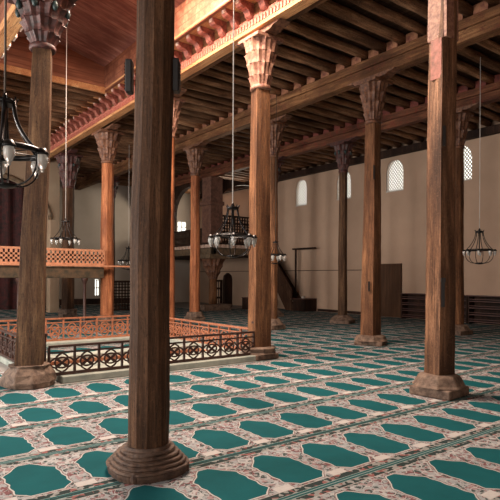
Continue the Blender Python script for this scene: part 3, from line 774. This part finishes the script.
# door and shoe shelves on the window wall
d = boxo('door_1', (XW-.08, XW-.005, 13.56, 14.95, .016, 2.27), 'door_wood', kind='structure', bevel=.01)
boxo('door_frame', (XW-.1, XW-.08, 13.56, 13.64, .016, 2.27), 'door_wood', d)
def shelves(label, y0, y1):
    t = thing('shoe_rack', label, 'shelf', (XW-.42, y0, .016), 0, 'dark shoe racks along the windowed wall'); W = y1-y0
    boxo('side_panel', (0, .4, 0, .05, 0, 1.0), 'dark_wood', t); boxo('side_panel', (0, .4, W-.05, W, 0, 1.0), 'dark_wood', t)
    boxo('back_panel', (.37, .4, .05, W-.05, 0, 1.0), 'dark_wood', t)
    for z in (.08, .32, .56, .80): boxo('shelf', (.0, .37, .05, W-.05, z, z+.035), 'shelf_wood', t)
    boxo('top_board', (-.02, .4, -.01, W+.01, 1.0, 1.03), 'shelf_wood', t)
    bm = new(); 
    for z in (.16, .40, .64, .88): box(bm, .01, .03, .05, W-.05, z, z+.025)
    obj('lip', bm, 'shelf_wood', t)
shelves('dark shoe rack nearest the wooden door', 11.87, 13.30)
shelves('dark shoe rack behind the tall right column', 10.42, 11.84)
shelves('dark shoe rack below the right-hand chandelier', 8.96, 10.39)
shelves('dark shoe rack at the right edge of the view', 7.5, 8.93)
boxo('baseboard_right', (XW-.03, XW-.002, 14.96, 18.5, .016, .14), 'dark_wood', kind='structure')

# far left: plaster arch of the domed bay and what stands under it
arch_o = arch_panel(lambda a, b, t: (a, t, b), XL, 4.2, 2.95, 7.55, .02, 4.2, 6.1, 7.3, 24.2, 24.75, None, 'arch_plaster', 'wall_mihrab'); arch_o['kind'] = 'structure'
bm = new()
tube(bm, [(4.2-2.95*math.cos(PI*k/20), 24.2, 4.2+1.9*math.sin(PI*k/20)) for k in range(21)], .10, 8)
obj('trim_4', bm, 'gallery_wood', kind='structure')
cu = thing('curtain', 'heavy dark red curtain hanging in the far left archway', 'curtain', (0, 27.5, 0))  # added sheet; its near-black colour stands for shade in the bay
bm = new(); K = 120
vs = [[bm.verts.new((-3+10.6*k/K, .08*math.sin(k*.9), z)) for k in range(K+1)] for z in (.02, 6.3)]
for k in range(K): bm.faces.new((vs[0][k], vs[0][k+1], vs[1][k+1], vs[1][k]))
o = obj('cloth', bm, 'red_cloth', cu); s = o.modifiers.new('solid', 'SOLIDIFY'); s.thickness = .03
bm = new(); tube(bm, [(-3.2, 0, 6.36), (7.8, 0, 6.36)], .04); obj('rod', bm, 'iron', cu)
# low dark screen by the far wall behind the foreground column
bm = new(); box(bm, 0, 1.3, 0, .05, 0, .08); box(bm, 0, 1.3, 0, .05, 1.35, 1.45)
for k in range(9): box(bm, .155*k, .155*k+.05, 0, .04, .05, 1.4)
for k in range(8): box(bm, 0, 1.3, 0, .035, .2+.15*k, .25+.15*k)
tag(obj('lattice_screen', bm, 'dark_wood', loc=(9.7, 24.0, .016)), 'low dark lattice screen left of the foreground column, before the far wall', 'screen')

# ------------------------------------------------------------ chandeliers
def chandelier(label, x, y, zr, R, nl, ztop, cordmat='cord', lamps=1.0, bowl=True, gs=1.0, th=1.0, rz=None):
    t = thing('chandelier', label, 'chandelier', (x, y, zr), random.Random(x).uniform(0, 1) if rz is None else rz, 'iron ring chandeliers')
    s = R/.32
    bm = new(); tube(bm, [(R*math.cos(2*PI*k/40), R*math.sin(2*PI*k/40), 0) for k in range(40)], .012*s**.5*th, 6, True)
    tube(bm, [(R*.96*math.cos(2*PI*k/40), R*.96*math.sin(2*PI*k/40), .02*s) for k in range(40)], .006*s**.5, 6, True); obj('ring', bm, 'iron', t)
    hc = .45*s
    bm = new(); rc = .09*s
    lathe(bm, [(rc*.9, hc-.02*s), (rc*1.05, hc-.02*s), (rc*1.15, hc+.02*s), (rc*.9, hc+.02*s)], 16)
    for k in range(8):
        a = k*PI/4; tube(bm, [(rc*math.cos(a), rc*math.sin(a), hc), (rc*1.25*math.cos(a), rc*1.25*math.sin(a), hc+.05*s)], .007*s, 5)
    lathe(bm, [(.02*s, hc), (.03*s, hc+.04*s), (.012*s, hc+.09*s)], 8); obj('crown', bm, 'iron', t)
    bm = new()
    for k in range(6):
        a = k*PI/3; c, q = math.cos(a), math.sin(a)
        pts = []
        for j in range(11):
            f = j/10; rr = rc+(R-rc)*(f**1.8); z = hc*(1-f**.9); pts.append((rr*c, rr*q, z))
        tube(bm, pts, .009*s**.7*th, 5)
        if bowl:
            pts = [((R*math.cos(PI/2*j/8)*.98+.10*s*math.sin(PI/2*j/8))*c, (R*math.cos(PI/2*j/8)*.98+.10*s*math.sin(PI/2*j/8))*q, -.32*s*math.sin(PI/2*j/8)) for j in range(9)]
            tube(bm, pts, .008*s**.7, 5)
    obj('arms', bm, 'iron', t)
    bm = new(); tube(bm, [(0, 0, hc), (0, 0, .02)], .012*s, 6)
    for k in range(3):
        a = k*PI/3; tube(bm, [(-R*math.cos(a), -R*math.sin(a), 0), (R*math.cos(a), R*math.sin(a), 0)], .006*s, 5)
    obj('stem', bm, 'iron', t)
    if bowl:
        bm = new(); lathe(bm, [(.02*s, -.35*s), (.10*s, -.335*s), (.11*s, -.31*s), (.03*s, -.30*s)], 16); obj('finial', bm, 'iron', t)
    for k in range(nl):
        a = 2*PI*k/nl+.2
        bm = new(); lathe(bm, [(.012, .03), (.025, .03), (.045, -.005), (.047, -.015), (.012, -.012)], 12)
        l = obj('lamp_holder', bm, 'iron', t, loc=((R+.03*s)*math.cos(a), (R+.03*s)*math.sin(a), -.01)); l.scale = (s*gs, s*gs, s*gs)
        bm = new(); lathe(bm, [(.036, -.018), (.040, -.04), (.038, -.07), (.026, -.105), (.012, -.125), (.014, -.135), (.004, -.145)], 12)
        obj('glass', bm, 'glass', l)
        bm = new(); lathe(bm, [(.010, -.02), (.016, -.05), (.014, -.075), (.004, -.09)], 8); obj('bulb', bm, 'plaster_white', l)
    bm = new(); tube(bm, [(0, 0, hc+.05*s), (0, 0, ztop-zr)], .009, 5); obj('cord', bm, cordmat, t)
    return t
chandelier('wrought iron chandelier with glass cups hanging left of the middle column', 4.36, 6.14, 2.24, .285, 8, 8.25, gs=1.15)
chandelier('chandelier hanging before the plain wall at the far right', 12.3, 6.85, 2.35, .32, 8, 7.1, gs=.9)
chandelier('small chandelier with white glass lamps hanging before the left balcony', 4.3, 13.3, 2.60, .30, 6, 8.28, bowl=False)
chandelier('large dark iron chandelier cut by the left edge of the view', .93, 4.30, 2.60, .26, 6, 7.3, cordmat='cord_dark', gs=1.3, th=2.0, rz=-.84)
chandelier('chandelier with bright glass cups just right behind the middle column', 10.05, 11.95, 2.33, .26, 8, 7.2, cordmat='cord_dark', gs=1.5)
chandelier('chandelier whose lamps show just left of the dark foreground column', 9.15, 20.3, 2.32, .36, 8, 7.2)
